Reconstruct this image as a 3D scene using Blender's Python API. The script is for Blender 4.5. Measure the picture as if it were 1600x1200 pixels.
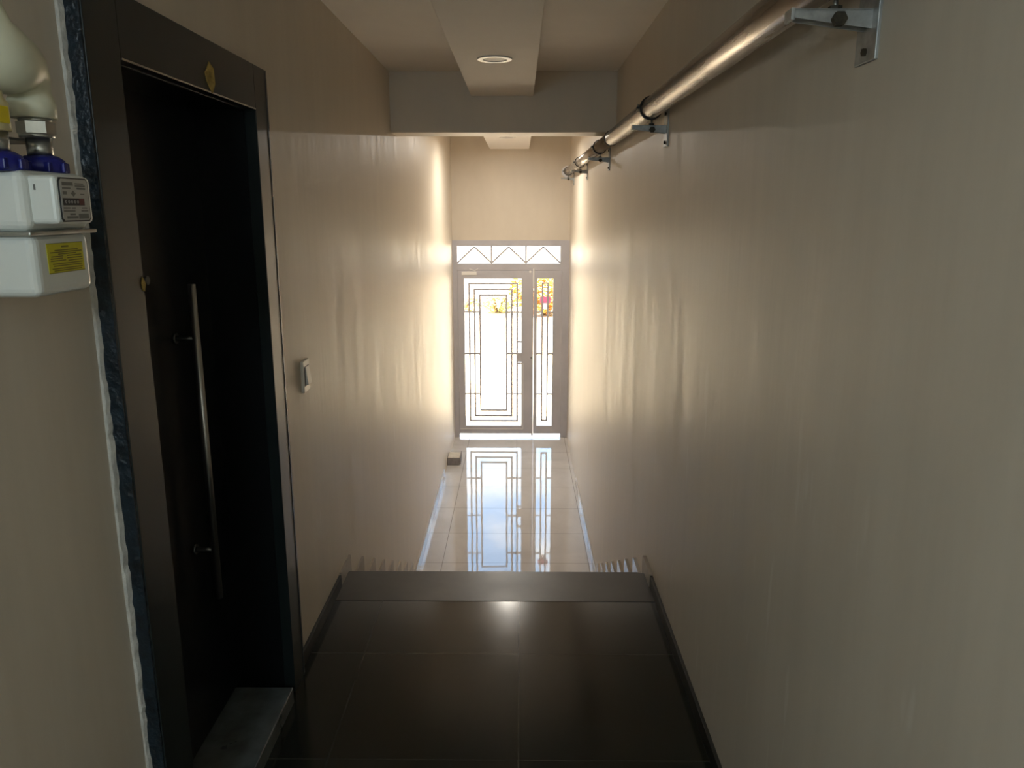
import bpy, bmesh, math, random
from mathutils import Vector, Matrix
random.seed(7)
S = bpy.context.scene
COL = S.collection
for o in list(bpy.data.objects):
    bpy.data.objects.remove(o)

# ------------------------------------------------------------------ camera
cam_d = bpy.data.cameras.new('camera')
cam_d.sensor_width = 36.0
cam_d.lens = 1220.0 / 1600.0 * 36.0
cam_d.clip_end = 500
cam = bpy.data.objects.new('camera', cam_d)
cam.location = (0, 0, 1.66)
cam.rotation_euler = (math.radians(90 - 12.703), 0, math.radians(0.55))
COL.objects.link(cam)
S.camera = cam

# ------------------------------------------------------------------ exposure
S.view_settings.view_transform = 'Standard'
S.view_settings.look = 'None'
S.view_settings.gamma = 1.0
S.view_settings.use_curve_mapping = False
S.view_settings.exposure = 4.35
S.cycles.max_bounces = 16
S.cycles.diffuse_bounces = 8
S.cycles.glossy_bounces = 6
S.cycles.transparent_max_bounces = 16
S.cycles.sample_clamp_indirect = 4.0

# ------------------------------------------------------------------ sky
W = bpy.data.worlds.new('sky')
S.world = W
W.use_nodes = True
nt = W.node_tree
nt.nodes.clear()
def N(t, typ, **kw):
    n = t.nodes.new(typ)
    for k, v in kw.items():
        if k.startswith('i_'):
            n.inputs[k[2:].replace('_', ' ')].default_value = v
        else:
            setattr(n, k, v)
    return n
tc = N(nt, 'ShaderNodeTexCoord')
sep = N(nt, 'ShaderNodeSeparateXYZ')
nt.links.new(tc.outputs['Generated'], sep.inputs[0])
ramp = N(nt, 'ShaderNodeValToRGB')                     # elevation: hazy horizon -> blue
el = ramp.color_ramp.elements
el[0].position = 0.0; el[0].color = (1.0, 0.97, 0.93, 1)
el[1].position = 0.66; el[1].color = (1.5, 1.6, 1.75, 1)
e = el.new(0.16); e.color = (0.92, 0.93, 0.95, 1)
e = el.new(0.24); e.color = (0.50, 0.66, 0.90, 1)
e = el.new(0.36); e.color = (0.27, 0.50, 0.86, 1)
e = el.new(0.46); e.color = (0.34, 0.54, 0.86, 1)
nt.links.new(sep.outputs['Z'], ramp.inputs[0])
mp = N(nt, 'ShaderNodeMapping')
mp.inputs['Scale'].default_value = (2.2, 2.2, 5.5)
nz = N(nt, 'ShaderNodeTexNoise', i_Scale=1.6, i_Detail=6.0, i_Roughness=0.6)
nt.links.new(tc.outputs['Generated'], mp.inputs[0])
nt.links.new(mp.outputs[0], nz.inputs['Vector'])
cr = N(nt, 'ShaderNodeValToRGB')
cr.color_ramp.elements[0].position = 0.50
cr.color_ramp.elements[1].position = 0.66
nt.links.new(nz.outputs[0], cr.inputs[0])
mx = N(nt, 'ShaderNodeMixRGB')
mx.inputs[2].default_value = (1.0, 0.97, 0.95, 1)
nt.links.new(cr.outputs[0], mx.inputs[0])
nt.links.new(ramp.outputs[0], mx.inputs[1])
bg = N(nt, 'ShaderNodeBackground', i_Strength=0.33)
nt.links.new(mx.outputs[0], bg.inputs[0])
wo = N(nt, 'ShaderNodeOutputWorld')
nt.links.new(bg.outputs[0], wo.inputs[0])
W.cycles.sampling_method = 'MANUAL'
W.cycles.sample_map_resolution = 512

# ------------------------------------------------------------------ sun (high, from the side, slightly behind the building)
sd = bpy.data.lights.new('sun', 'SUN')
sd.energy = 3.4
sd.angle = math.radians(0.6)
sd.color = (1.0, 0.86, 0.66)
sun = bpy.data.objects.new('sun', sd)
sun.rotation_euler = Vector((-0.60, 0.16, -0.78)).to_track_quat('-Z', 'Y').to_euler()
sun.location = (6, 6, 8)
COL.objects.link(sun)

# ceiling lamp of the stair hall behind the camera
ad = bpy.data.lights.new('hall_lamp', 'POINT')
ad.shadow_soft_size = 0.18
ad.energy = 1.8
ad.color = (0.68, 0.87, 1.0)
lamp = bpy.data.objects.new('hall_lamp', ad)
lamp.location = (-0.50, -1.40, 2.05)
COL.objects.link(lamp)

# ------------------------------------------------------------------ materials
def mat(name, col, rough=0.5, metal=0.0, spec=0.5, var=0.0, vscale=8.0, stretch=(1, 1, 1), bump=0.0, bscale=40.0,
        rvar=0.0, col2=None, coat=0.0):
    m = bpy.data.materials.new(name)
    m.use_nodes = True
    t = m.node_tree
    b = t.nodes['Principled BSDF']
    b.inputs['Base Color'].default_value = (*col, 1)
    b.inputs['Roughness'].default_value = rough
    b.inputs['Metallic'].default_value = metal
    b.inputs['Specular IOR Level'].default_value = spec
    b.inputs['Coat Weight'].default_value = coat
    if var or bump or rvar or col2:
        c = N(t, 'ShaderNodeTexCoord')
        mpn = N(t, 'ShaderNodeMapping')
        mpn.inputs['Scale'].default_value = stretch
        t.links.new(c.outputs['Object'], mpn.inputs[0])
        if var or col2:
            n = N(t, 'ShaderNodeTexNoise', i_Scale=vscale, i_Detail=5.0, i_Roughness=0.6)
            t.links.new(mpn.outputs[0], n.inputs['Vector'])
            r = N(t, 'ShaderNodeValToRGB')
            a = tuple(max(0, x * (1 - var)) for x in col)
            z = col2 if col2 else tuple(min(1, x * (1 + var)) for x in col)
            r.color_ramp.elements[0].position = 0.32
            r.color_ramp.elements[1].position = 0.68
            r.color_ramp.elements[0].color = (*a, 1)
            r.color_ramp.elements[1].color = (*z, 1)
            t.links.new(n.outputs[0], r.inputs[0])
            t.links.new(r.outputs[0], b.inputs['Base Color'])
        if rvar:
            n2 = N(t, 'ShaderNodeTexNoise', i_Scale=vscale * 0.7, i_Detail=4.0)
            t.links.new(mpn.outputs[0], n2.inputs['Vector'])
            mr = N(t, 'ShaderNodeMapRange')
            mr.inputs['From Min'].default_value = 0.3
            mr.inputs['From Max'].default_value = 0.7
            mr.inputs['To Min'].default_value = max(0.02, rough - rvar)
            mr.inputs['To Max'].default_value = rough + rvar
            t.links.new(n2.outputs[0], mr.inputs[0])
            t.links.new(mr.outputs[0], b.inputs['Roughness'])
        if bump:
            n3 = N(t, 'ShaderNodeTexNoise', i_Scale=bscale, i_Detail=3.0)
            t.links.new(mpn.outputs[0], n3.inputs['Vector'])
            bp = N(t, 'ShaderNodeBump', i_Strength=bump, i_Distance=0.01)
            t.links.new(n3.outputs[0], bp.inputs['Height'])
            t.links.new(bp.outputs[0], b.inputs['Normal'])
    return m

def tile_mat(name, col, col2, mortar, size, off, rough, rvar, vscale, msize=0.004, bump=0.02, bscale=2.5, bias=0.0):
    """polished floor tiles: veined stone, thin joints, a slight waviness"""
    m = bpy.data.materials.new(name)
    m.use_nodes = True
    t = m.node_tree
    b = t.nodes['Principled BSDF']
    c = N(t, 'ShaderNodeTexCoord')
    mpn = N(t, 'ShaderNodeMapping')
    mpn.inputs['Location'].default_value = (off[0], off[1], 0)
    t.links.new(c.outputs['Object'], mpn.inputs[0])
    n = N(t, 'ShaderNodeTexNoise', i_Scale=vscale, i_Detail=8.0, i_Roughness=0.62, i_Distortion=0.8)
    t.links.new(c.outputs['Object'], n.inputs['Vector'])
    r = N(t, 'ShaderNodeValToRGB')
    r.color_ramp.elements[0].position = 0.35
    r.color_ramp.elements[1].position = 0.65
    r.color_ramp.elements[0].color = (*col, 1)
    r.color_ramp.elements[1].color = (*col2, 1)
    t.links.new(n.outputs[0], r.inputs[0])
    k = N(t, 'ShaderNodeTexBrick')
    k.offset = 0.0
    k.inputs['Scale'].default_value = 1.0
    k.inputs['Mortar Size'].default_value = msize
    k.inputs['Mortar Smooth'].default_value = 0.1
    k.inputs['Brick Width'].default_value = size
    k.inputs['Row Height'].default_value = size
    k.inputs['Mortar'].default_value = (*mortar, 1)
    t.links.new(mpn.outputs[0], k.inputs['Vector'])
    t.links.new(r.outputs[0], k.inputs['Color1'])
    t.links.new(r.outputs[0], k.inputs['Color2'])
    t.links.new(k.outputs['Color'], b.inputs['Base Color'])
    mr = N(t, 'ShaderNodeMapRange')
    mr.inputs['From Min'].default_value = 0.3
    mr.inputs['From Max'].default_value = 0.7
    mr.inputs['To Min'].default_value = max(0.01, rough - rvar)
    mr.inputs['To Max'].default_value = rough + rvar
    t.links.new(n.outputs[0], mr.inputs[0])
    t.links.new(mr.outputs[0], b.inputs['Roughness'])
    n3 = N(t, 'ShaderNodeTexNoise', i_Scale=bscale, i_Detail=2.0)
    t.links.new(c.outputs['Object'], n3.inputs['Vector'])
    bp = N(t, 'ShaderNodeBump', i_Strength=bump, i_Distance=0.02)
    t.links.new(n3.outputs[0], bp.inputs['Height'])
    t.links.new(bp.outputs[0], b.inputs['Normal'])
    return m

def wall_mat():
    """satin greige paint with rubbed streaks and pale scuffs"""
    m = bpy.data.materials.new('wall_paint')
    m.use_nodes = True
    t = m.node_tree
    b = t.nodes['Principled BSDF']
    c = N(t, 'ShaderNodeTexCoord')
    mpn = N(t, 'ShaderNodeMapping')
    mpn.inputs['Scale'].default_value = (1.0, 3.2, 0.42)
    t.links.new(c.outputs['Object'], mpn.inputs[0])
    n = N(t, 'ShaderNodeTexNoise', i_Scale=2.6, i_Detail=7.0, i_Roughness=0.62)
    t.links.new(mpn.outputs[0], n.inputs['Vector'])
    r = N(t, 'ShaderNodeValToRGB')
    r.color_ramp.elements[0].position = 0.30
    r.color_ramp.elements[1].position = 0.70
    r.color_ramp.elements[0].color = (0.65, 0.58, 0.485, 1)
    r.color_ramp.elements[1].color = (0.72, 0.65, 0.55, 1)
    t.links.new(n.outputs[0], r.inputs[0])
    # pale scuffs, sparse and slanted, only at hand and shoulder height
    mp2 = N(t, 'ShaderNodeMapping')
    mp2.inputs['Scale'].default_value = (1.0, 7.0, 1.3)
    mp2.inputs['Rotation'].default_value = (math.radians(10), 0, 0)
    t.links.new(c.outputs['Object'], mp2.inputs[0])
    n2 = N(t, 'ShaderNodeTexNoise', i_Scale=2.3, i_Detail=3.0, i_Roughness=0.5)
    t.links.new(mp2.outputs[0], n2.inputs['Vector'])
    r2 = N(t, 'ShaderNodeValToRGB')
    r2.color_ramp.elements[0].position = 0.66
    r2.color_ramp.elements[1].position = 0.73
    r2.color_ramp.elements[0].color = (0, 0, 0, 1)
    r2.color_ramp.elements[1].color = (0.55, 0.55, 0.55, 1)
    t.links.new(n2.outputs[0], r2.inputs[0])
    sx = N(t, 'ShaderNodeSeparateXYZ')
    t.links.new(c.outputs['Object'], sx.inputs[0])
    band = N(t, 'ShaderNodeMapRange')
    band.interpolation_type = 'SMOOTHSTEP'
    band.inputs['From Min'].default_value = 1.5
    band.inputs['From Max'].default_value = 0.9
    t.links.new(sx.outputs['Z'], band.inputs[0])
    mu = N(t, 'ShaderNodeMath', operation='MULTIPLY')
    t.links.new(band.outputs[0], mu.inputs[0])
    t.links.new(r2.outputs[0], mu.inputs[1])
    mxx = N(t, 'ShaderNodeMixRGB')
    mxx.inputs[2].default_value = (0.80, 0.75, 0.67, 1)
    t.links.new(mu.outputs[0], mxx.inputs[0])
    t.links.new(r.outputs[0], mxx.inputs[1])
    t.links.new(mxx.outputs[0], b.inputs['Base Color'])
    b.inputs['Roughness'].default_value = 0.42
    mr = N(t, 'ShaderNodeMapRange')
    mr.inputs['From Min'].default_value = 0.3
    mr.inputs['From Max'].default_value = 0.7
    mr.inputs['To Min'].default_value = 0.40
    mr.inputs['To Max'].default_value = 0.52
    t.links.new(n.outputs[0], mr.inputs[0])
    t.links.new(mr.outputs[0], b.inputs['Roughness'])
    n3 = N(t, 'ShaderNodeTexNoise', i_Scale=7.0, i_Detail=3.0)
    t.links.new(mpn.outputs[0], n3.inputs['Vector'])
    bp = N(t, 'ShaderNodeBump', i_Strength=0.06, i_Distance=0.02)
    t.links.new(n3.outputs[0], bp.inputs['Height'])
    t.links.new(bp.outputs[0], b.inputs['Normal'])
    return m

def glass_mat():
    m = bpy.data.materials.new('clear_pane')
    m.use_nodes = True
    t = m.node_tree
    t.nodes.clear()
    tr = N(t, 'ShaderNodeBsdfTransparent')
    tr.inputs[0].default_value = (0.95, 0.97, 0.96, 1)
    gl = N(t, 'ShaderNodeBsdfGlossy')
    gl.inputs['Roughness'].default_value = 0.02
    fr = N(t, 'ShaderNodeFresnel')
    fr.inputs[0].default_value = 1.45
    mxs = N(t, 'ShaderNodeMixShader')
    t.links.new(fr.outputs[0], mxs.inputs[0])
    t.links.new(tr.outputs[0], mxs.inputs[1])
    t.links.new(gl.outputs[0], mxs.inputs[2])
    o = N(t, 'ShaderNodeOutputMaterial')
    t.links.new(mxs.outputs[0], o.inputs[0])
    return m

def thin_mat(name, col, trans=0.5):
    """thin sheet that lets some light through (plastic, paper, leaf)"""
    m = bpy.data.materials.new(name)
    m.use_nodes = True
    t = m.node_tree
    t.nodes.clear()
    d = N(t, 'ShaderNodeBsdfDiffuse')
    d.inputs[0].default_value = (*col, 1)
    l = N(t, 'ShaderNodeBsdfTranslucent')
    l.inputs[0].default_value = (*col, 1)
    mxs = N(t, 'ShaderNodeMixShader')
    mxs.inputs[0].default_value = trans
    t.links.new(d.outputs[0], mxs.inputs[1])
    t.links.new(l.outputs[0], mxs.inputs[2])
    o = N(t, 'ShaderNodeOutputMaterial')
    t.links.new(mxs.outputs[0], o.inputs[0])
    return m

M = dict(
    wall=wall_mat(),
    ceil=mat('ceiling_paint', (0.86, 0.81, 0.745), 0.7, var=0.03, vscale=2.0, bump=0.03, bscale=14),
    dark_tile=tile_mat('dark_stone_tile', (0.013, 0.015, 0.011), (0.019, 0.020, 0.016), (0.045, 0.045, 0.039), 0.61,
                       (0.61, 0.272, 0), 0.15, 0.012, 3.0, 0.0025, 0.02, 2.0),
    nosing=mat('honed_stone_edge', (0.060, 0.054, 0.049), 0.34, var=0.22, vscale=4.0, rvar=0.03),
    dark_skirt=mat('dark_stone_skirting', (0.013, 0.014, 0.011), 0.5, var=0.2, vscale=6),
    cream_tile=tile_mat('cream_marble_tile', (0.57, 0.545, 0.52), (0.66, 0.635, 0.61), (0.30, 0.28, 0.25), 0.615,
                        (0.645, 0.06, 0), 0.03, 0.02, 1.8, 0.003, 0.035, 3.0),
    cream_skirt=mat('cream_polished_skirting', (0.50, 0.47, 0.43), 0.06, var=0.06, vscale=3),
    step_skirt=mat('cut_stone_skirting', (0.46, 0.41, 0.35), 0.12, var=0.10, vscale=9),
    step_skirt_matt=mat('matt_stone_skirting', (0.42, 0.36, 0.29), 0.45, var=0.10, vscale=9),  # duller, slightly darker copy of the step skirting stone
    step=mat('stair_stone', (0.30, 0.28, 0.25), 0.2, var=0.1, vscale=4),
    door_steel=mat('black_door_paint', (0.0085, 0.0095, 0.010), 0.30, var=0.15, vscale=3, spec=0.25),
    frame_steel=mat('dark_frame_paint', (0.015, 0.021, 0.021), 0.28, var=0.06, vscale=3, spec=0.45),
    film=mat('blue_black_film', (0.008, 0.018, 0.028), 0.35, var=0.7, vscale=26, bump=0.6, bscale=60),
    alu=mat('brushed_steel', (0.55, 0.55, 0.54), 0.30, 1.0, var=0.06, vscale=20, stretch=(1, 1, 0.1)),
    edge=mat('bright_metal_highlight', (0.75, 0.75, 0.73), 0.25, 1.0),  # also colours the highlight strip on the flat door head
    plaster=mat('rough_white_plaster', (0.62, 0.61, 0.57), 0.9, var=0.18, vscale=22, bump=0.8, bscale=50),
    threshold=mat('grey_marble', (0.10, 0.115, 0.115), 0.32, var=0.45, vscale=9, rvar=0.08),
    gate=mat('glare_grey_gate', (0.52, 0.51, 0.55), 0.42, var=0.06, vscale=3.0, rvar=0.06),  # dark metal of the street door, pale glare put into its colour
    glass=glass_mat(),
    white=mat('white_enamel', (0.70, 0.73, 0.70), 0.28, var=0.03, vscale=4),
    plate=mat('label_silver', (0.42, 0.42, 0.40), 0.42, var=0.05, vscale=30),
    ink=mat('print_ink', (0.035, 0.04, 0.035), 0.6),
    greyink=mat('grey_print', (0.15, 0.15, 0.14), 0.6),
    black=mat('black_plastic', (0.010, 0.011, 0.012), 0.35),
    red=mat('red_plastic', (0.10, 0.012, 0.012), 0.4),
    digit=mat('digit_white', (0.42, 0.42, 0.42), 0.5),
    yellow=mat('yellow_sticker', (0.62, 0.56, 0.004), 0.5, var=0.05, vscale=30),
    yink=mat('sticker_print', (0.20, 0.17, 0.004), 0.6),
    blue=mat('blue_plastic', (0.010, 0.014, 0.19), 0.32, var=0.1, vscale=12),
    zinc=mat('zinc_metal', (0.52, 0.54, 0.53), 0.28, 1.0, var=0.14, vscale=18),
    darkzinc=mat('dark_zinc', (0.16, 0.165, 0.16), 0.4, 0.8, var=0.25, vscale=20),
    cream=mat('cream_pipe_paint', (0.66, 0.655, 0.50), 0.38, var=0.05, vscale=7),
    cream2=mat('yellowed_pipe_paint', (0.62, 0.55, 0.30), 0.42, var=0.08, vscale=9),
    tag=mat('yellow_tag', (0.75, 0.60, 0.01), 0.5),
    pipe=mat('galvanised_pipe', (0.28, 0.245, 0.21), 0.27, 1.0, var=0.16, vscale=30, stretch=(1, 0.05, 1), rvar=0.05, bump=0.08, bscale=70),
    bracket=mat('galvanised_bracket', (0.40, 0.41, 0.40), 0.42, 0.5, var=0.28, vscale=24),
    rubber=mat('black_rubber', (0.012, 0.012, 0.011), 0.6),
    rust=mat('rusty_nut', (0.055, 0.045, 0.028), 0.7, 0.3, var=0.5, vscale=60),
    cap=thin_mat('white_plastic_cap', (0.86, 0.86, 0.88), 0.5),
    switch=mat('ivory_plastic', (0.78, 0.74, 0.67), 0.3),
    lamp_ring=mat('white_lamp_ring', (0.88, 0.86, 0.83), 0.35),
    lamp_cup=mat('lamp_diffuser', (0.42, 0.37, 0.33), 0.5),
    brick=mat('cut_concrete_block', (0.27, 0.25, 0.25), 0.85, var=0.2, vscale=14, bump=0.4, bscale=40),
    brick_top=mat('pale_block_top', (0.56, 0.50, 0.40), 0.9, var=0.12, vscale=20),  # top of the block, paler and warmer than its body
    tape=mat('ochre_putty', (0.42, 0.29, 0.08), 0.75, var=0.35, vscale=40, bump=0.4, bscale=60),
    paving=mat('pale_paving', (0.46, 0.39, 0.30), 0.85, var=0.06, vscale=1.2),
    facade=mat('facade_plaster', (0.60, 0.56, 0.50), 0.85, var=0.05, vscale=2),
    leaf_o=thin_mat('dry_orange_leaf', (0.60, 0.30, 0.09), 0.35),
    leaf_y=thin_mat('yellow_leaf', (0.68, 0.52, 0.16), 0.35),
    leaf_g=thin_mat('pale_green_leaf', (0.58, 0.57, 0.22), 0.35),
    twig=mat('twig_bark', (0.16, 0.10, 0.06), 0.9),
    paper=thin_mat('notice_paper', (0.80, 0.74, 0.75), 0.5),
    pink=thin_mat('notice_heading', (0.72, 0.36, 0.47), 0.5),
)

# ------------------------------------------------------------------ mesh helpers
class MB:
    def __init__(self):
        self.bm = bmesh.new()
        self.smooth = False
    def _bevel(self, verts, w, seg=2):
        if w <= 0:
            return
        edges = list({e for v in verts for e in v.link_edges})
        bmesh.ops.bevel(self.bm, geom=edges, offset=w, segments=seg, profile=0.5, affect='EDGES', clamp_overlap=True)
    def box(self, x0, x1, y0, y1, z0, z1, bev=0.0, seg=2):
        r = bmesh.ops.create_cube(self.bm, size=1.0)
        for v in r['verts']:
            v.co = Vector(((x0 + x1) / 2 + v.co.x * (x1 - x0), (y0 + y1) / 2 + v.co.y * (y1 - y0), (z0 + z1) / 2 + v.co.z * (z1 - z0)))
        self._bevel(r['verts'], bev, seg)
        return self
    def prism(self, pts, axis, a, b, bev=0.0):
        """polygon extruded along an axis: axis 'x' -> pts are (y, z); 'y' -> (x, z); 'z' -> (x, y)"""
        def P(p, h):
            return {'x': (h, p[0], p[1]), 'y': (p[0], h, p[1]), 'z': (p[0], p[1], h)}[axis]
        A = [self.bm.verts.new(P(p, a)) for p in pts]
        B = [self.bm.verts.new(P(p, b)) for p in pts]
        n = len(pts)
        self.bm.faces.new(A)
        self.bm.faces.new(B[::-1])
        for i in range(n):
            j = (i + 1) % n
            self.bm.faces.new((A[j], A[i], B[i], B[j]))
        self._bevel(A + B, bev)
        return self
    def tube(self, path, r, n=16, cap=True):
        path = [Vector(p) for p in path]
        rs = r if isinstance(r, (list, tuple)) else [r] * len(path)
        rings = []
        up = None
        for i, p in enumerate(path):
            d = (path[min(i + 1, len(path) - 1)] - path[max(i - 1, 0)]).normalized()
            if up is None:
                up = Vector((0, 0, 1)) if abs(d.z) < 0.9 else Vector((1, 0, 0))
            a = d.cross(up).normalized()
            b = a.cross(d).normalized()
            up = b
            rings.append([self.bm.verts.new(p + rs[i] * (math.cos(2 * math.pi * k / n) * a + math.sin(2 * math.pi * k / n) * b)) for k in range(n)])
        for A, B in zip(rings, rings[1:]):
            for k in range(n):
                f = self.bm.faces.new((A[k], A[(k + 1) % n], B[(k + 1) % n], B[k]))
                f.smooth = n > 8
        if cap:
            self.bm.faces.new(rings[0][::-1])
            self.bm.faces.new(rings[-1])
        return self
    def ring(self, c, axis, ri, ro, h, n=40):
        """flat-walled annulus centred on c, h thick along its axis"""
        c = Vector(c)
        ax = {'x': Vector((1, 0, 0)), 'y': Vector((0, 1, 0)), 'z': Vector((0, 0, 1))}[axis]
        u = Vector((0, 0, 1)) if axis != 'z' else Vector((1, 0, 0))
        v = ax.cross(u)
        loops = []
        for (r, s) in ((ri, -1), (ro, -1), (ro, 1), (ri, 1)):
            loops.append([self.bm.verts.new(c + ax * (s * h / 2) + r * (math.cos(2 * math.pi * k / n) * u + math.sin(2 * math.pi * k / n) * v)) for k in range(n)])
        for i in range(4):
            A, B = loops[i], loops[(i + 1) % 4]
            for k in range(n):
                f = self.bm.faces.new((A[k], A[(k + 1) % n], B[(k + 1) % n], B[k]))
                f.smooth = i in (1, 3)
        return self
    def build(self, name, m, parent=None, label=None):
        bmesh.ops.recalc_face_normals(self.bm, faces=self.bm.faces[:])
        me = bpy.data.meshes.new(name)
        self.bm.to_mesh(me)
        self.bm.free()
        me.materials.append(M[m] if isinstance(m, str) else m)
        o = bpy.data.objects.new(name, me)
        COL.objects.link(o)
        if parent is not None:
            o.parent = parent
            o.matrix_parent_inverse = parent.matrix_basis.inverted()
        if label:
            o['label'] = label
        return o

def tag(o, label=None, cat=None, group=None, kind=None):
    for k, v in (('label', label), ('category', cat), ('group', group), ('kind', kind)):
        if v:
            o[k] = v
    return o
def root(name, loc, label=None, cat=None, group=None, kind=None):
    o = bpy.data.objects.new(name, None)
    o.empty_display_size = 0.05
    o.location = loc
    COL.objects.link(o)
    return tag(o, label, cat, group, kind)
def struct(name, mb, m):
    return tag(mb.build(name, m), kind='structure')

# ------------------------------------------------------------------ measures (metres)
XL, XN, XR = -0.835, -0.850, 0.620        # wall beyond the flat door / wall beside the gas meter / pipe wall
Z0, ZL, ZC = -0.06, -1.26, 2.508           # landing, lower hall, ceiling
YB, YE = -1.9, 9.80                        # back of the stair hall, street door
DY0, DY1, DZ = 1.549, 2.648, 2.088         # flat door frame
NOSE, TREAD, RISE = 3.49, 0.30, 0.15

# ------------------------------------------------------------------ room shell
w = MB()
w.box(XL - 0.30, XL, DY1, YE + 0.25, ZL - 0.1, ZC + 0.15)
w.box(XL - 0.30, XL, DY0, DY1, DZ, ZC + 0.15)
w.box(XN - 0.285, XN, YB, DY0, Z0 - 0.1, ZC + 0.15)
w.box(XL - 0.30, XL - 0.24, DY0, DY1, Z0 - 0.1, DZ)
w.box(XL - 0.30, XL, DY0, DY1, ZL - 0.1, Z0 - 0.001)
struct('wall_left', w, 'wall')
struct('wall_right', MB().box(XR, XR + 0.25, YB, YE + 0.25, ZL - 0.1, ZC + 0.15), 'wall')
struct('wall_back', MB().box(XN - 0.285, XR + 0.25, YB - 0.2, YB, Z0 - 0.1, ZC + 0.15), 'wall')
FX0, FX1, FZ1 = -0.840, 0.625, 1.272       # street door opening
w = MB()
w.box(XL - 0.01, XR + 0.01, YE, YE + 0.25, FZ1, ZC + 0.15)
struct('wall_end', w, 'wall')
struct('ceiling', MB().box(XN - 0.285, XR + 0.25, YB - 0.2, YE + 0.25, ZC, ZC + 0.15), 'ceil')
struct('ceiling_beam', MB().box(XL - 0.01, XR + 0.01, 5.27, 5.55, 2.135, ZC + 0.01, 0.004), 'wall')
struct('ceiling_soffit', MB().box(-0.312, 0.086, YB, 5.275, 2.358, ZC + 0.01, 0.003), 'ceil')
struct('ceiling_soffit', MB().box(-0.362, 0.112, 5.545, YE + 0.01, 2.352, ZC + 0.01, 0.003), 'ceil')
struct('floor_landing', MB().box(XN - 0.02, XR + 0.01, YB, 3.20, Z0 - 0.12, Z0), 'dark_tile')
# front edge slab with softened far corners
c = 0.05
struct('floor_nosing', MB().prism([(XL - 0.005, 3.20), (XR + 0.005, 3.20), (XR + 0.005, NOSE - c * 0.5), (XR - c, NOSE), (XL + 0.02, NOSE), (XL - 0.005, NOSE - 0.02)],
                                  'z', Z0 - 0.035, Z0 + 0.0015, 0.0), 'nosing')
# stair: one solid flight
pts = [(3.20, Z0 - 0.036), (NOSE - 0.02, Z0 - 0.036)]
y, z = NOSE - 0.02, Z0 - 0.036
for i in range(1, 8):
    zt = Z0 - RISE * i
    pts.append((NOSE + TREAD * (i - 1) - 0.02, zt))
    pts.append((NOSE + TREAD * i, zt))
    pts.append((NOSE + TREAD * i, zt - 0.03))
    pts.append((NOSE + TREAD * i - 0.02, zt - 0.03))
pts.append((NOSE + TREAD * 7 - 0.02, ZL))
pts.append((3.20, ZL))
struct('floor_stairs', MB().prism(pts, 'x', XL - 0.002, XR + 0.002), 'step')
struct('floor', MB().box(XL - 0.02, XR + 0.02, 3.2, YE + 0.12, ZL - 0.12, ZL), 'cream_tile')

# dark skirtings on the landing
struct('baseboard_left', MB().box(XL - 0.002, XL + 0.012, DY1 + 0.002, 3.33, Z0, -0.002, 0.001), 'dark_skirt')
struct('baseboard_right', MB().box(XR - 0.012, XR + 0.002, YB, 3.40, Z0, -0.002, 0.001), 'dark_skirt')
struct('baseboard_near', MB().box(XN - 0.002, XN + 0.012, YB, DY0 - 0.01, Z0, -0.002, 0.001), 'dark_skirt')
# pale skirtings along the lower hall
w = MB()
yy = NOSE + TREAD * 7 + 0.02
while yy < 8.2:
    y2 = min(yy + 0.60, 8.22)
    w.box(XL - 0.002, XL + 0.016, yy, y2 - 0.004, ZL, ZL + 0.10, 0.0015)
    yy += 0.60
struct('baseboard_hall_left', w, 'cream_skirt')
w = MB()
yy = NOSE + TREAD * 7 + 0.02
while yy < 8.0:
    y2 = min(yy + 0.60, 8.0)
    w.box(XR - 0.011, XR + 0.002, yy, y2 - 0.004, ZL, ZL + 0.085, 0.0015)
    yy += 0.60
struct('baseboard_hall_right', w, 'cream_skirt')
# stepped skirting tiles beside the flight, one per step and side
k = 1
for side, xa, xb in (('left', XL - 0.002, XL + 0.010), ('right', XR - 0.016, XR + 0.002)):
    for i in range(0, 8):
        yn, zn = NOSE + TREAD * i, Z0 - RISE * i
        ya = (NOSE + TREAD * (i - 1) + 0.065) if i else 3.34
        yb = yn + 0.060
        top = zn + 0.066
        poly = [(ya, zn - 0.01), (ya, top), (yb - 0.012, top), (yb, top - 0.012), (yb, zn - RISE + 0.068), (yn - 0.02, zn - RISE + 0.068), (yn - 0.02, zn - 0.01)]
        struct('trim_%d' % k, MB().prism(poly, 'x', xa, xb, 0.001), 'step_skirt_matt' if side == 'left' or i == 0 else 'step_skirt')
        k += 1
# plaster bead between the wall and the flat door frame
bm = MB()
zz = Z0
prev = None
ring = []
while zz < 2.16:
    wd = 0.002 + 0.005 * random.random() + (0.009 if random.random() < 0.08 else 0)
    th = 0.003 + 0.004 * random.random()
    dx = 0.003 * math.sin(zz * 5)
    yc = 1.5475
    ring.append([(XN - 0.004, yc - 0.012 + dx, zz), (XN + th, yc - 0.010 + dx, zz), (XN + th + 0.004, yc + wd * 0.25, zz), (XN + 0.010, yc + wd, zz), (XN - 0.004, yc + wd, zz)])
    zz += 0.011 + 0.012 * random.random()
vs = [[bm.bm.verts.new(p) for p in r] for r in ring]
for A, B in zip(vs, vs[1:]):
    for q in range(4):
        bm.bm.faces.new((A[q], A[q + 1], B[q + 1], B[q]))
struct('trim_%d' % k, bm, 'plaster')
k += 1

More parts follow.
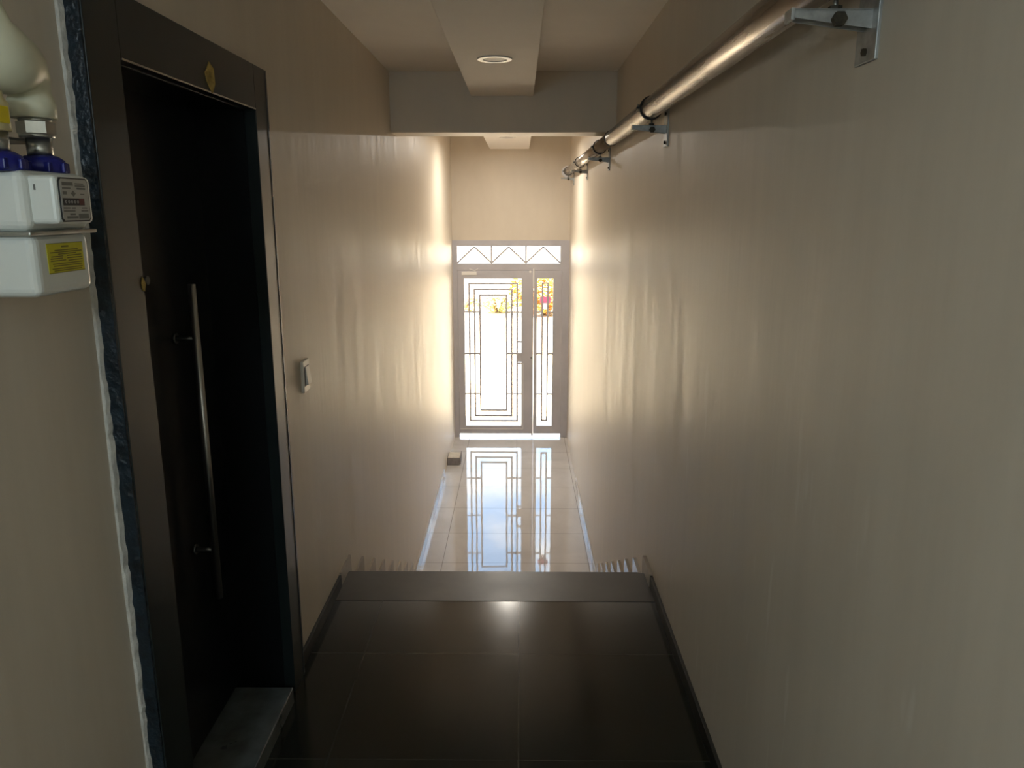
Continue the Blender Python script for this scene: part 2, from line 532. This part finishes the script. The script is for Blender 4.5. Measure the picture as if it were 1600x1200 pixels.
# ------------------------------------------------------------------ door_1: the dark steel flat door
d1 = root('door_1', (XL, (DY0 + DY1) / 2, Z0), 'black steel flat door with dark frame and tall bar handle', None, None, 'structure')
f = MB()
JX0, JX1 = -0.850, -0.812
f.box(JX0, JX1, DY0 + 0.006, 1.687, Z0, DZ, 0.002)
f.box(JX0, JX1, 2.520, DY1, Z0, DZ, 0.002)
f.box(JX0, JX1, 1.687, 2.520, 1.957, DZ, 0.002)
fr = f.build('door_frame', 'frame_steel', d1)
MB().box(-0.862, JX1 - 0.002, DY0 - 0.001, DY0 + 0.0065, Z0, DZ - 0.01).build('protective_film', 'film', fr, 'ragged blue-black film on the frame edge')
MB().box(-0.8125, -0.8105, 1.690, 2.517, 1.9545, 1.9585).build('edge_highlight', 'edge', fr, 'thin bright strip as the edge highlight under the head of the frame')  # bevel highlight modelled as a bright strip
MB().box(-0.8135, -0.8100, 2.628, 2.6300, Z0, DZ - 0.005).build('frame_joint', 'film', fr)
rv = MB()
rv.box(-1.06, JX0 + 0.001, DY0 + 0.010, 1.690, Z0, DZ)
rv.box(-1.06, JX0 + 0.001, 2.517, DY1 - 0.004, Z0, DZ)
rv.box(-1.06, JX0 + 0.001, 1.690, 2.517, 1.955, DZ)
rv.build('door_lining', 'door_steel', d1)
lf = MB()
lf.box(-1.05, -1.003, 1.690, 2.517, Z0 + 0.061, 1.955)
leaf = lf.build('door_leaf', 'door_steel', d1)
hx, hy = -0.94, 2.235
h = MB().tube([(hx, hy, 0.467), (hx, hy, 1.447)], 0.0115, 20).build('pull_handle', 'alu', leaf, 'long upright steel bar handle')
for hz in (1.29, 0.63):
    s = MB()
    s.tube([(-1.005, hy, hz), (hx + 0.002, hy, hz)], 0.008, 14)
    s.tube([(-1.004, hy, hz), (-0.996, hy, hz)], 0.016, 18)
    s.build('handle_standoff', 'darkzinc', leaf)
MB().tube([(-1.004, 2.10, 1.47), (-0.999, 2.10, 1.47)], 0.012, 18).build('door_viewer', 'darkzinc', leaf)

tag(MB().box(-1.06, -0.800, 1.690, 2.46, Z0, 0.0, 0.003).build('door_threshold', 'threshold'),
    'grey marble threshold slab at the foot of the black flat door', 'threshold')

def scrap(name, pts, label):
    """a crumpled dab with a raised ridge: pts are (y, z, x-lift) outline, first entry the ridge centre"""
    mb = MB()
    x0 = JX1
    ctr = [mb.bm.verts.new((x0 + p[2], p[0], p[1])) for p in pts[0]]
    out = [mb.bm.verts.new((x0 + p[2], p[0], p[1])) for p in pts[1]]
    base = [mb.bm.verts.new((x0 - 0.0005, p[0], p[1])) for p in pts[1]]
    n = len(out)
    def near(i):
        return min(ctr, key=lambda c: (c.co - out[i].co).length)
    for i in range(n):
        j = (i + 1) % n
        a, b2 = near(i), near(j)
        mb.bm.faces.new((out[i], out[j], a))
        if a is not b2:
            mb.bm.faces.new((out[j], b2, a))
        mb.bm.faces.new((base[i], base[j], out[j], out[i]))
    mb.bm.faces.new(base)
    return tag(mb.build(name, 'tape'), label, 'putty scrap')
yy, zz = 2.157, 1.995
scrap('putty_scrap', [[(yy + 0.006, zz + 0.020, 0.012), (yy + 0.004, zz - 0.018, 0.014)],
                      [(yy + 0.004, zz + 0.037, 0.002), (yy - 0.012, zz + 0.018, 0.004), (yy - 0.028, zz + 0.006, 0.003), (yy - 0.020, zz - 0.014, 0.004),
                       (yy - 0.004, zz - 0.028, 0.004), (yy + 0.012, zz - 0.040, 0.003), (yy + 0.018, zz - 0.022, 0.004), (yy + 0.030, zz - 0.008, 0.003),
                       (yy + 0.030, zz + 0.012, 0.003), (yy + 0.020, zz + 0.028, 0.003)]],
      'crumpled ochre scrap stuck on the head of the dark door frame')
yy, zz = 1.683, 1.500
scrap('putty_scrap', [[(yy - 0.002, zz, 0.007)],
                      [(yy - 0.004, zz + 0.016, 0.002), (yy - 0.009, zz + 0.002, 0.002), (yy - 0.005, zz - 0.014, 0.002), (yy + 0.002, zz - 0.016, 0.002), (yy + 0.003, zz + 0.010, 0.002)]],
      'tiny ochre smear on the door jamb beside the gas meter')

# ------------------------------------------------------------------ light switch
sw = root('light_switch', (XL, 2.95, 1.03), 'ivory rocker light switch on the wall past the flat door', 'light switch')
MB().box(XL - 0.001, XL + 0.012, 2.910, 2.992, 0.966, 1.088, 0.002).build('back_plate', 'switch', sw)
MB().box(XL + 0.010, XL + 0.014, 2.922, 2.980, 0.990, 1.066, 0.001).build('inner_frame', 'black', sw, 'dark gap around the rocker')
MB().prism([(XL + 0.010, 0.993), (XL + 0.024, 0.995), (XL + 0.016, 1.064), (XL + 0.010, 1.064)], 'y', 2.926, 2.976, 0.001).build('rocker', 'switch', sw)

# ------------------------------------------------------------------ recessed ceiling light
def downlight(x, y, z, label):
    r = root('ceiling_light', (x, y, z), label, 'ceiling light')
    MB().ring((x, y, z - 0.0025), 'z', 0.058, 0.083, 0.007, 56).build('rim', 'lamp_ring', r)
    MB().ring((x, y, z - 0.0014), 'z', 0.001, 0.0585, 0.003, 56).build('diffuser', 'lamp_cup', r)
    return r
cl = downlight(-0.121, 3.99, 2.358, 'round recessed downlight with white rim in the dropped ceiling strip')
downlight(-0.125, 8.20, 2.352, 'added unseen downlight beyond the ceiling beam')  # unseen fixture, added to carry the fill light of the far hall
hd = bpy.data.lights.new('added_fill_lamp', 'AREA')  # added fill light, hidden by the beam, brightens the far end
hd.shape = 'DISK'
hd.size = 0.12
hd.energy = 1.5
hd.color = (1.0, 0.93, 0.82)
hl = bpy.data.objects.new('added_fill_lamp', hd)
hl.location = (-0.125, 8.20, 2.346)
COL.objects.link(hl)

# ------------------------------------------------------------------ gas meter
BX = -0.67
gm = root('gas_meter', (-0.76, 1.165, 1.538), 'white gas meter with yellow sticker on the wall beside the black door', 'gas meter')
MB().box(XN - 0.001, BX, 1.080, 1.240, 1.628, 1.711, 0.014, 4).build('upper_body', 'white', gm)
lo = MB().box(XN - 0.001, BX + 0.001, 1.084, 1.226, 1.537, 1.624, 0.012, 4).build('lower_body', 'white', gm)
MB().box(XN + 0.01, BX + 0.005, 1.074, 1.246, 1.6225, 1.6285, 0.002).build('seam_flange', 'zinc', gm)
cb = MB().box(BX - 0.01, -0.634, 1.093, 1.184, 1.638, 1.704, 0.007, 3).build('counter_housing', 'white', gm)
PX = -0.634
pl = MB().prism([(1.104, 1.641), (1.168, 1.641), (1.173, 1.645), (1.173, 1.697), (1.168, 1.7015), (1.104, 1.7015), (1.099, 1.697), (1.099, 1.645)], 'x', PX - 0.002, PX + 0.0012).build('plate_border', 'black', cb)
MB().prism([(1.105, 1.6430), (1.1670, 1.6430), (1.1710, 1.6465), (1.1710, 1.6960), (1.1670, 1.6995), (1.105, 1.6995), (1.101, 1.6960), (1.101, 1.6465)], 'x', PX, PX + 0.0017).build('rating_plate', 'plate', cb)
# printed lines of the plate, too small to read in the photograph
PF = PX + 0.0020
pr = MB()
def ink(mb, y0, y1, z0, z1, x=PF):
    mb.box(x - 0.0006, x, y0, y1, z0, z1)
ink(pr, 1.106, 1.133, 1.6905, 1.6955)
ink(pr, 1.138, 1.160, 1.6925, 1.6945); ink(pr, 1.138, 1.164, 1.6895, 1.6915)
ink(pr, 1.106, 1.126, 1.6860, 1.6880); ink(pr, 1.142, 1.164, 1.6855, 1.6880)
ink(pr, 1.106, 1.116, 1.6785, 1.6825)
ink(pr, 1.150, 1.160, 1.6785, 1.6800)
pr.prism([(1.126, 1.6800), (1.132, 1.6840), (1.138, 1.6800), (1.132, 1.6755)], 'x', PF - 0.0006, PF)
ink(pr, 1.104, 1.120, 1.6590, 1.6608); ink(pr, 1.124, 1.134, 1.6588, 1.6608); ink(pr, 1.150, 1.164, 1.6590, 1.6606)
ink(pr, 1.104, 1.132, 1.6550, 1.6570); ink(pr, 1.148, 1.166, 1.6550, 1.6570)
ink(pr, 1.118, 1.132, 1.6500, 1.6525)
ink(pr, 1.110, 1.138, 1.6455, 1.6485)
ink(pr, 1.140, 1.166, 1.6450, 1.6520)
pr.build('plate_print', 'greyink', cb)
ct = MB().box(PX, PX + 0.0022, 1.1045, 1.158, 1.6635, 1.6735).build('counter_window', 'black', cb)
MB().box(PX, PX + 0.0025, 1.144, 1.1575, 1.6642, 1.6728).build('decimal_window', 'red', cb, 'red end of the counter window')
for q in range(5):                          # rolled figures behind the window, blurred in the photograph
    MB().ring((PX + 0.0024, 1.1105 + 0.0075 * q, 1.6685), 'x', 0.0013, 0.0020, 0.0004, 14).build('counter_digit', 'digit', cb)
MB().box(-0.6640, -0.6615, 1.0922, 1.0940, 1.684, 1.692).build('seal_mark', 'greyink', cb)
# yellow sticker
SX = BX + 0.001
st = MB().box(SX - 0.001, SX + 0.0008, 1.112, 1.204, 1.568, 1.6105).build('warning_sticker', 'yellow', lo)
sp = MB()
SF = SX + 0.0012
ink(sp, 1.148, 1.166, 1.6040, 1.6065, SF)
for (a, b2, z1) in ((1.130, 1.190, 1.6010), (1.118, 1.200, 1.5982), (1.138, 1.184, 1.5955), (1.120, 1.150, 1.5925), (1.160, 1.198, 1.5925), (1.118, 1.148, 1.5895),
                    (1.160, 1.200, 1.5890), (1.118, 1.156, 1.5865), (1.162, 1.200, 1.5855), (1.122, 1.200, 1.5820), (1.124, 1.198, 1.5790), (1.120, 1.198, 1.5750), (1.124, 1.196, 1.5722)):
    ink(sp, a, b2, z1 - 0.0016, z1, SF)
ink(sp, 1.112, 1.204, 1.6098, 1.6106, SF); ink(sp, 1.112, 1.204, 1.5680, 1.5690, SF)
sp.build('sticker_print', 'yink', lo)
# connection unions
AX = -0.712
for ya in (1.098, 1.200):
    u = MB()
    n = 8
    prof = [(0.0, 0.0315), (0.012, 0.033), (0.020, 0.031), (0.026, 0.022)]
    u.tube([(AX, ya, 1.709 + p[0]) for p in prof], [p[1] for p in prof], 40)
    for q in range(8):
        a = q * math.pi / 4
        u.box(AX + 0.031 * math.cos(a) - 0.005, AX + 0.031 * math.cos(a) + 0.005, ya + 0.031 * math.sin(a) - 0.005, ya + 0.031 * math.sin(a) + 0.005, 1.711, 1.726, 0.002)
    u.build('union_nut', 'blue', gm, 'dark blue plastic union nut')
    MB().tube([(AX, ya, 1.730), (AX, ya, 1.7612)], 0.0175, 24).build('connection_stub', 'zinc', gm)

# ------------------------------------------------------------------ gas pipe above the meter
gp = root('gas_pipe', (AX, 1.200, 1.79), 'cream painted gas pipe bending above the white meter', 'gas pipe')
p = MB()
ye = 1.193
path = [(AX, ye, 1.788), (AX, ye, 1.806), (AX, ye, 1.812), (AX, ye, 1.822), (AX, ye - 0.003, 1.842), (AX, ye - 0.014, 1.853), (AX, ye - 0.040, 1.857), (AX, ye - 0.074, 1.870),
        (AX, ye - 0.087, 1.900), (AX, ye - 0.086, 1.925), (AX, ye - 0.085, 2.35)]
p.tube(path, [0.0315, 0.0325, 0.0315, 0.0280, 0.0310, 0.037, 0.045, 0.047, 0.034, 0.0255, 0.0250], 20)
p.build('elbow', 'cream', gp)
nu = MB()
yn_ = ye + 0.004
nu.tube([(AX, yn_, 1.766), (AX, yn_, 1.7665), (AX, yn_, 1.783), (AX, yn_, 1.7835)], [0.021, 0.0255, 0.0255, 0.021], 6)
nu.tube([(AX, yn_, 1.783), (AX, yn_, 1.7885)], 0.022, 24)
nu.tube([(AX, yn_, 1.7605), (AX, yn_, 1.7665)], 0.0235, 24)
nu.build('hex_nut', 'zinc', gp)
gp2 = root('gas_pipe', (AX, 1.095, 1.79), 'short yellowed gas pipe end behind the cream elbow', 'gas pipe')
MB().tube([(AX - 0.004, 1.087, 1.7615), (AX - 0.004, 1.087, 1.798), (AX - 0.004, 1.087, 1.804), (AX - 0.004, 1.087, 1.814)], [0.0315, 0.0315, 0.0265, 0.0255], 20).build('pipe_end', 'cream2', gp2)
MB().box(-0.686, -0.683, 1.066, 1.092, 1.770, 1.792, 0.001).build('paper_tag', 'tag', gp2, 'bright yellow tag')
mbk = root('meter_bracket', (XN, 1.15, 1.757), 'flat steel bracket holding the gas meter connections', 'bracket')
MB().box(XN - 0.001, AX - 0.022, 1.060, 1.236, 1.7560, 1.7600, 0.001).build('bracket_bar', 'darkzinc', mbk)
for ya in (1.148, 1.236):
    MB().tube([(AX - 0.028, ya - 0.004, 1.738), (AX - 0.028, ya - 0.004, 1.768)], 0.0026, 10).build('bracket_bolt', 'zinc', mbk)
MB().box(XN - 0.001, AX - 0.030, 1.236, 1.256, 1.7560, 1.7640, 0.003).build('bracket_lug', 'darkzinc', mbk)

# ------------------------------------------------------------------ steel pipe along the wall
PXX, PZ, PR = 0.550, 2.069, 0.042
sp_ = root('steel_pipe', (PXX, 5.0, PZ - PR), 'long galvanised steel pipe running under the ceiling along the plain wall', 'pipe')
MB().tube([(PXX, -1.0, PZ), (PXX, 4.90, PZ)], PR, 40, True).build('pipe_section', 'pipe', sp_)
MB().tube([(PXX, 4.90, PZ), (PXX, 9.36, PZ)], PR - 0.002, 40, True).build('pipe_section', 'pipe', sp_)
MB().ring((PXX, 4.90, PZ), 'y', PR - 0.004, PR + 0.003, 0.02).build('joint_ring', 'rubber', sp_)
MB().ring((PXX, 9.345, PZ), 'y', PR - 0.004, PR + 0.024, 0.05).build('end_cap', 'cap', sp_, 'white plastic collar at the far end')

BY = [(1.49, 'galvanised bracket nearest the gas meter, carrying the steel pipe'),
      (3.45, 'galvanised bracket before the ceiling beam, second along the steel pipe'),
      (5.60, 'galvanised bracket just behind the ceiling beam, third along the steel pipe'),
      (7.40, 'galvanised bracket next to last before the white pipe end'),
      (9.20, 'galvanised bracket at the white collared end of the steel pipe')]
def make_bracket(y0, label):
    r = root('pipe_bracket', (XR, y0, 1.90), label, 'bracket', 'brackets of the steel pipe')
    pt = MB()
    pt.box(XR - 0.006, XR + 0.001, y0 - 0.040, y0 + 0.045, 1.912, 2.062, 0.0015)
    pl_ = pt.build('wall_plate', 'bracket', r)
    for zz in (1.930, 2.045):
        MB().tube([(XR - 0.012, y0, zz), (XR - 0.004, y0, zz)], 0.007, 6).build('anchor_bolt', 'rust', pl_)
    ar = MB()
    ar.prism([(0.478, 1.984), (XR - 0.004, 1.966), (XR - 0.004, 1.998), (0.478, 1.998)], 'y', y0 - 0.017, y0 - 0.014)
    ar.prism([(0.478, 1.984), (XR - 0.004, 1.966), (XR - 0.004, 1.998), (0.478, 1.998)], 'y', y0 + 0.014, y0 + 0.017)
    ar.box(0.478, XR - 0.004, y0 - 0.017, y0 + 0.017, 1.995, 1.9985)
    ar.build('arm', 'bracket', r)
    MB().box(0.472, 0.4785, y0 - 0.019, y0 + 0.019, 1.980, 2.000, 0.001).build('end_stop', 'bracket', r)
    MB().tube([(PXX + 0.004, y0, 1.985), (PXX + 0.004, y0, PZ - PR - 0.002)], 0.0042, 10).build('threaded_rod', 'zinc', r)
    nt_ = MB()
    nt_.tube([(PXX + 0.004, y0 - 0.018, 1.980), (PXX + 0.004, y0 - 0.030, 1.980)], 0.013, 6)
    nt_.tube([(PXX + 0.004, y0, 1.998), (PXX + 0.004, y0, 2.006)], 0.012, 6)
    nt_.build('nut', 'rust', r)
    cr_ = MB()
    cr_.ring((PXX, y0, PZ), 'y', PR + 0.0005, PR + 0.0065, 0.024, 44)
    for s in (-1, 1):
        cr_.box(PXX + s * (PR + 0.004), PXX + s * (PR + 0.020), y0 - 0.010, y0 + 0.010, PZ - 0.0035, PZ + 0.0035)
    c_ = cr_.build('clamp_ring', 'rubber', r)
    for s in (-1, 1):
        MB().tube([(PXX + s * (PR + 0.014), y0, PZ - 0.014), (PXX + s * (PR + 0.014), y0, PZ + 0.014)], 0.0032, 10).build('clamp_screw', 'zinc', c_)
    return r
def copy_tree(o, parent=None):
    cp = o.copy()
    COL.objects.link(cp)
    if parent is not None:
        inv = o.matrix_parent_inverse.copy()
        cp.parent = parent
        cp.matrix_parent_inverse = inv
    for ch in list(o.children):
        copy_tree(ch, cp)
    return cp
b0 = make_bracket(*BY[0])
for (y0, lab) in BY[1:]:
    cpy = copy_tree(b0)
    cpy.location = (XR, y0, 1.90)
    cpy['label'] = lab

# ------------------------------------------------------------------ door_2: street door with grille
d2 = root('door_2', (-0.1, YE, ZL), 'tall glazed street door with geometric bars and a transom light', None, None, 'structure')
Y0, Y1 = YE + 0.000, YE + 0.060
f = MB()
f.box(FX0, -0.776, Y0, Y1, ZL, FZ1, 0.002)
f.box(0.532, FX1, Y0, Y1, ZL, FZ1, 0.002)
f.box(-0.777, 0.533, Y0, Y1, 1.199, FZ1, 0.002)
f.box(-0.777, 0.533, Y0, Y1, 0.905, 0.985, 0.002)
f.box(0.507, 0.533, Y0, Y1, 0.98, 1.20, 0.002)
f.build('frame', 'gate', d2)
T = 0.0105                                   # half width of the bars
YB0, YB1 = YE + 0.018, YE + 0.032
def bar(mb, xa, za, xb, zb, t=T):
    if abs(xa - xb) < 1e-6:
        mb.box(xa - t, xa + t, YB0, YB1, min(za, zb) - t, max(za, zb) + t)
    elif abs(za - zb) < 1e-6:
        mb.box(min(xa, xb), max(xa, xb), YB0 + 0.0005, YB1 - 0.0005, za - t, za + t)
    else:
        d = Vector((xb - xa, zb - za)).normalized()
        n = Vector((-d.y, d.x)) * t
        mb.prism([(xa + n.x, za + n.y), (xb + n.x, zb + n.y), (xb - n.x, zb - n.y), (xa - n.x, za - n.y)], 'y', YB0 + 0.001, YB1 - 0.001)
tg = MB()
zt, zb = 1.190, 0.992
for x in (-0.3485, 0.079):
    bar(tg, x, zt + 0.005, x, zb - 0.005)
for xa, xm, xb in ((-0.776, -0.562, -0.3485), (-0.3485, -0.135, 0.079), (0.079, 0.293, 0.507)):
    bar(tg, xa, zb, xm, zt)
    bar(tg, xm, zt, xb, zb)
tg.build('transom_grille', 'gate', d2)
MB().box(-0.777, 0.508, YE + 0.040, YE + 0.046, 0.984, 1.2005).build('transom_pane', 'glass', d2)
LB = -1.212                                   # bottom of the leaves
LT = 0.903
# wide leaf
f = MB()
f.box(-0.774, -0.694, Y0 + 0.004, Y1 - 0.006, LB, LT, 0.002)
f.box(0.026, 0.176, Y0 + 0.004, Y1 - 0.006, LB, LT, 0.002)
f.box(-0.695, 0.027, Y0 + 0.004, Y1 - 0.006, 0.799, LT, 0.002)
f.box(-0.695, 0.027, Y0 + 0.004, Y1 - 0.006, LB, -1.110, 0.002)
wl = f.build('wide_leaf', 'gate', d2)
g = MB()
rects = [(-0.633, -0.028, -1.045, 0.734), (-0.568, -0.096, -0.976, 0.662), (-0.499, -0.165, -0.903, 0.590)]
for (xa, xb, za, zb_) in rects:
    bar(g, xa, za, xa, zb_); bar(g, xb, za, xb, zb_)
    bar(g, xa, za, xb, za); bar(g, xa, zb_, xb, zb_)
for z in (0.380, -0.157, -0.686):
    bar(g, -0.697, z, -0.499, z); bar(g, -0.165, z, 0.029, z)
for z in (-0.002, -0.285):
    bar(g, -0.028, z, 0.029, z)
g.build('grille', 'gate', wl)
MB().box(-0.697, 0.029, YE + 0.040, YE + 0.046, -1.112, 0.802).build('glass_pane', 'glass', wl)
MB().box(-0.022, 0.060, YE + 0.008, YE + 0.034, -0.262, -0.148, 0.002).build('lock_case', 'gate', wl)
MB().tube([(0.152, Y0 + 0.006, -0.205), (0.152, Y0 - 0.014, -0.205)], 0.013, 18).build('lock_cylinder', 'edge', wl, 'bright lock cylinder')
MB().box(-0.724, -0.535, Y0 - 0.006, Y0 + 0.006, 0.842, 0.886, 0.002).build('maker_plate', 'lamp_ring', wl, 'pale blank plate on the top rail')
ck = MB()
ck.prism([(-0.625, 0.925), (-0.560, 0.903), (-0.515, 0.930), (-0.512, 0.924), (-0.560, 0.893), (-0.627, 0.918)], 'y', Y0 - 0.002, Y0 + 0.006)
ck.build('tape_remnant', 'lamp_ring', wl, 'white tick shaped tape remnant')
e1 = MB()
e1.box(0.044, 0.050, Y0 - 0.002, Y0 + 0.006, -1.150, -0.28)
e1.box(-0.768, 0.050, Y0 - 0.002, Y0 + 0.006, -1.153, -1.146)
e1.build('light_leak_line', 'lamp_ring', wl, 'thin pale line for light leaking at the leaf edge')  # light leaking along the leaf edge, modelled as pale strips
# narrow leaf
f = MB()
f.box(0.180, 0.222, Y0 + 0.004, Y1 - 0.006, LB, LT, 0.002)
f.box(0.421, 0.530, Y0 + 0.004, Y1 - 0.006, LB, LT, 0.002)
f.box(0.221, 0.422, Y0 + 0.004, Y1 - 0.006, 0.799, LT, 0.002)
f.box(0.221, 0.422, Y0 + 0.004, Y1 - 0.006, LB, -1.110, 0.002)
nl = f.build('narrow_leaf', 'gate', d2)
g = MB()
xa, xb, za, zb_ = 0.288, 0.357, -1.038, 0.742
bar(g, xa, za, xa, zb_); bar(g, xb, za, xb, zb_); bar(g, xa, za, xb, za); bar(g, xa, zb_, xb, zb_)
for z in (0.380, -0.157, -0.686):
    bar(g, 0.219, z, xa, z); bar(g, xb, z, 0.424, z)
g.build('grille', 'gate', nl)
MB().box(0.219, 0.424, YE + 0.040, YE + 0.046, -1.112, 0.802).build('glass_pane', 'glass', nl)
MB().box(0.168, 0.186, Y0 - 0.010, Y0 + 0.006, 0.690, 0.925, 0.002).build('flush_bolt', 'lamp_ring', nl, 'pale upright bolt at the top')
MB().box(0.154, 0.176, Y0 - 0.012, Y0 + 0.005, -1.235, -1.000, 0.002).build('flush_bolt', 'gate', nl)
MB().tube([(0.133, Y0 + 0.006, 0.885), (0.133, Y0 - 0.010, 0.885)], 0.014, 18).build('round_button', 'lamp_ring', nl, 'small white round button')

# notice stuck on the narrow pane
nt2 = root('paper_notice', (0.328, YE + 0.047, 0.40), 'paper notice with pink heading stuck on the narrow door pane', 'notice')
MB().box(0.292, 0.366, YE + 0.0462, YE + 0.0475, 0.410, 0.492).build('sheet', 'paper', nt2)
MB().box(0.258, 0.396, YE + 0.0462, YE + 0.0477, 0.490, 0.568).build('heading', 'pink', nt2, 'pink heading strip')

# ------------------------------------------------------------------ block on the hall floor
bk = root('concrete_block', (-0.765, 8.75, ZL), 'small cut concrete block on the tiled floor against the wall', 'block')
ob = MB()
ob.prism([(-0.832, ZL), (-0.705, ZL), (-0.680, ZL + 0.018), (-0.680, ZL + 0.088), (-0.832, ZL + 0.088)], 'y', 8.64, 8.86, 0.002)
ob.build('body', 'brick', bk)
tp = MB()
tp.box(-0.826, -0.690, 8.645, 8.855, ZL + 0.0875, ZL + 0.094, 0.001)
tp.build('top_face', 'brick_top', bk, 'pale top')
# raised ribs either side of the top
MB().box(-0.690, -0.680, 8.645, 8.855, ZL + 0.086, ZL + 0.106, 0.001).build('side_rib', 'brick', bk)

# ------------------------------------------------------------------ outside
struct('pavement', MB().box(-14, 14, YE + 0.055, 60, ZL - 0.30, ZL - 0.045), 'paving')
fc = MB()
fc.box(-6, XL - 0.29, YE + 0.10, YE + 0.30, ZL - 0.05, 3.2)
fc.box(XR + 0.24, 6, YE + 0.10, YE + 0.30, ZL - 0.05, 3.2)
fc.box(XL - 0.30, XR + 0.25, YE + 0.24, YE + 0.30, FZ1 + 0.05, 3.2)
struct('wall_facade', fc, 'facade')

def shrub(loc, rx, ry, hz, n, m, leafsize, label, name='shrub'):
    r = root(name, loc, label, 'shrub', 'shrubs along the pavement')
    tw = MB()
    for q in range(9):
        a = random.uniform(0, 6.28)
        q1 = Vector((math.cos(a) * rx * 0.3, math.sin(a) * ry * 0.3, hz * 0.45))
        q2 = Vector((math.cos(a) * rx * random.uniform(0.5, 0.8), math.sin(a) * ry * 0.7, hz * random.uniform(0.6, 0.9)))
        L = Vector(loc)
        tw.tube([L + Vector((0.05 * math.cos(a), 0.05 * math.sin(a), 0)), L + q1, L + q2], [0.03, 0.02, 0.008], 6)
    tw.build('stems', 'twig', r)
    lf_ = MB()
    for q in range(n):
        while True:
            u = Vector((random.uniform(-1, 1), random.uniform(-1, 1), random.uniform(0, 1)))
            rr = math.sqrt(u.x ** 2 + u.y ** 2 + ((u.z - 0.45) / 0.55) ** 2)
            lump = 0.80 + 0.20 * math.sin(5 * u.x + 3 * u.z) * math.cos(4 * u.y + 2 * u.x)
            if rr < lump and (rr > 0.45 or random.random() < 0.3):
                break
        p0 = Vector(loc) + Vector((u.x * rx, u.y * ry, max(0.01, u.z) * hz))
        R_ = Matrix.Rotation(random.uniform(0, 6.28), 3, 'Z') @ Matrix.Rotation(random.uniform(-1.1, 1.1), 3, 'X')
        s = leafsize * random.uniform(0.6, 1.3)
        vv = [lf_.bm.verts.new(p0 + R_ @ Vector(v)) for v in ((-s, 0, 0), (0, -s * 0.5, s * 0.12), (s, 0, 0), (0, s * 0.5, s * 0.12))]
        lf_.bm.faces.new(vv)
    me = lf_.build('leaves', m, r)
    for q, mm in enumerate(('leaf_o', 'leaf_y', 'leaf_g')):
        if mm != m:
            me.data.materials.append(M[mm])
    for pf in me.data.polygons:
        t_ = random.random()
        pf.material_index = 0 if t_ < 0.62 else (1 if t_ < 0.85 else 2)
    return r
GZ = ZL - 0.045
shrub((0.75, 22.0, GZ), 1.25, 0.75, 1.42, 2800, 'leaf_o', 0.075, 'tall rusty orange shrub seen through the narrow door pane')
shrub((-0.62, 22.6, GZ), 0.60, 0.55, 0.58, 520, 'leaf_g', 0.06, 'low greenish shrub behind the middle of the wide door pane')
shrub((-1.70, 22.9, GZ), 0.75, 0.55, 0.50, 480, 'leaf_y', 0.06, 'low yellow shrub at the hinge side of the wide door pane')
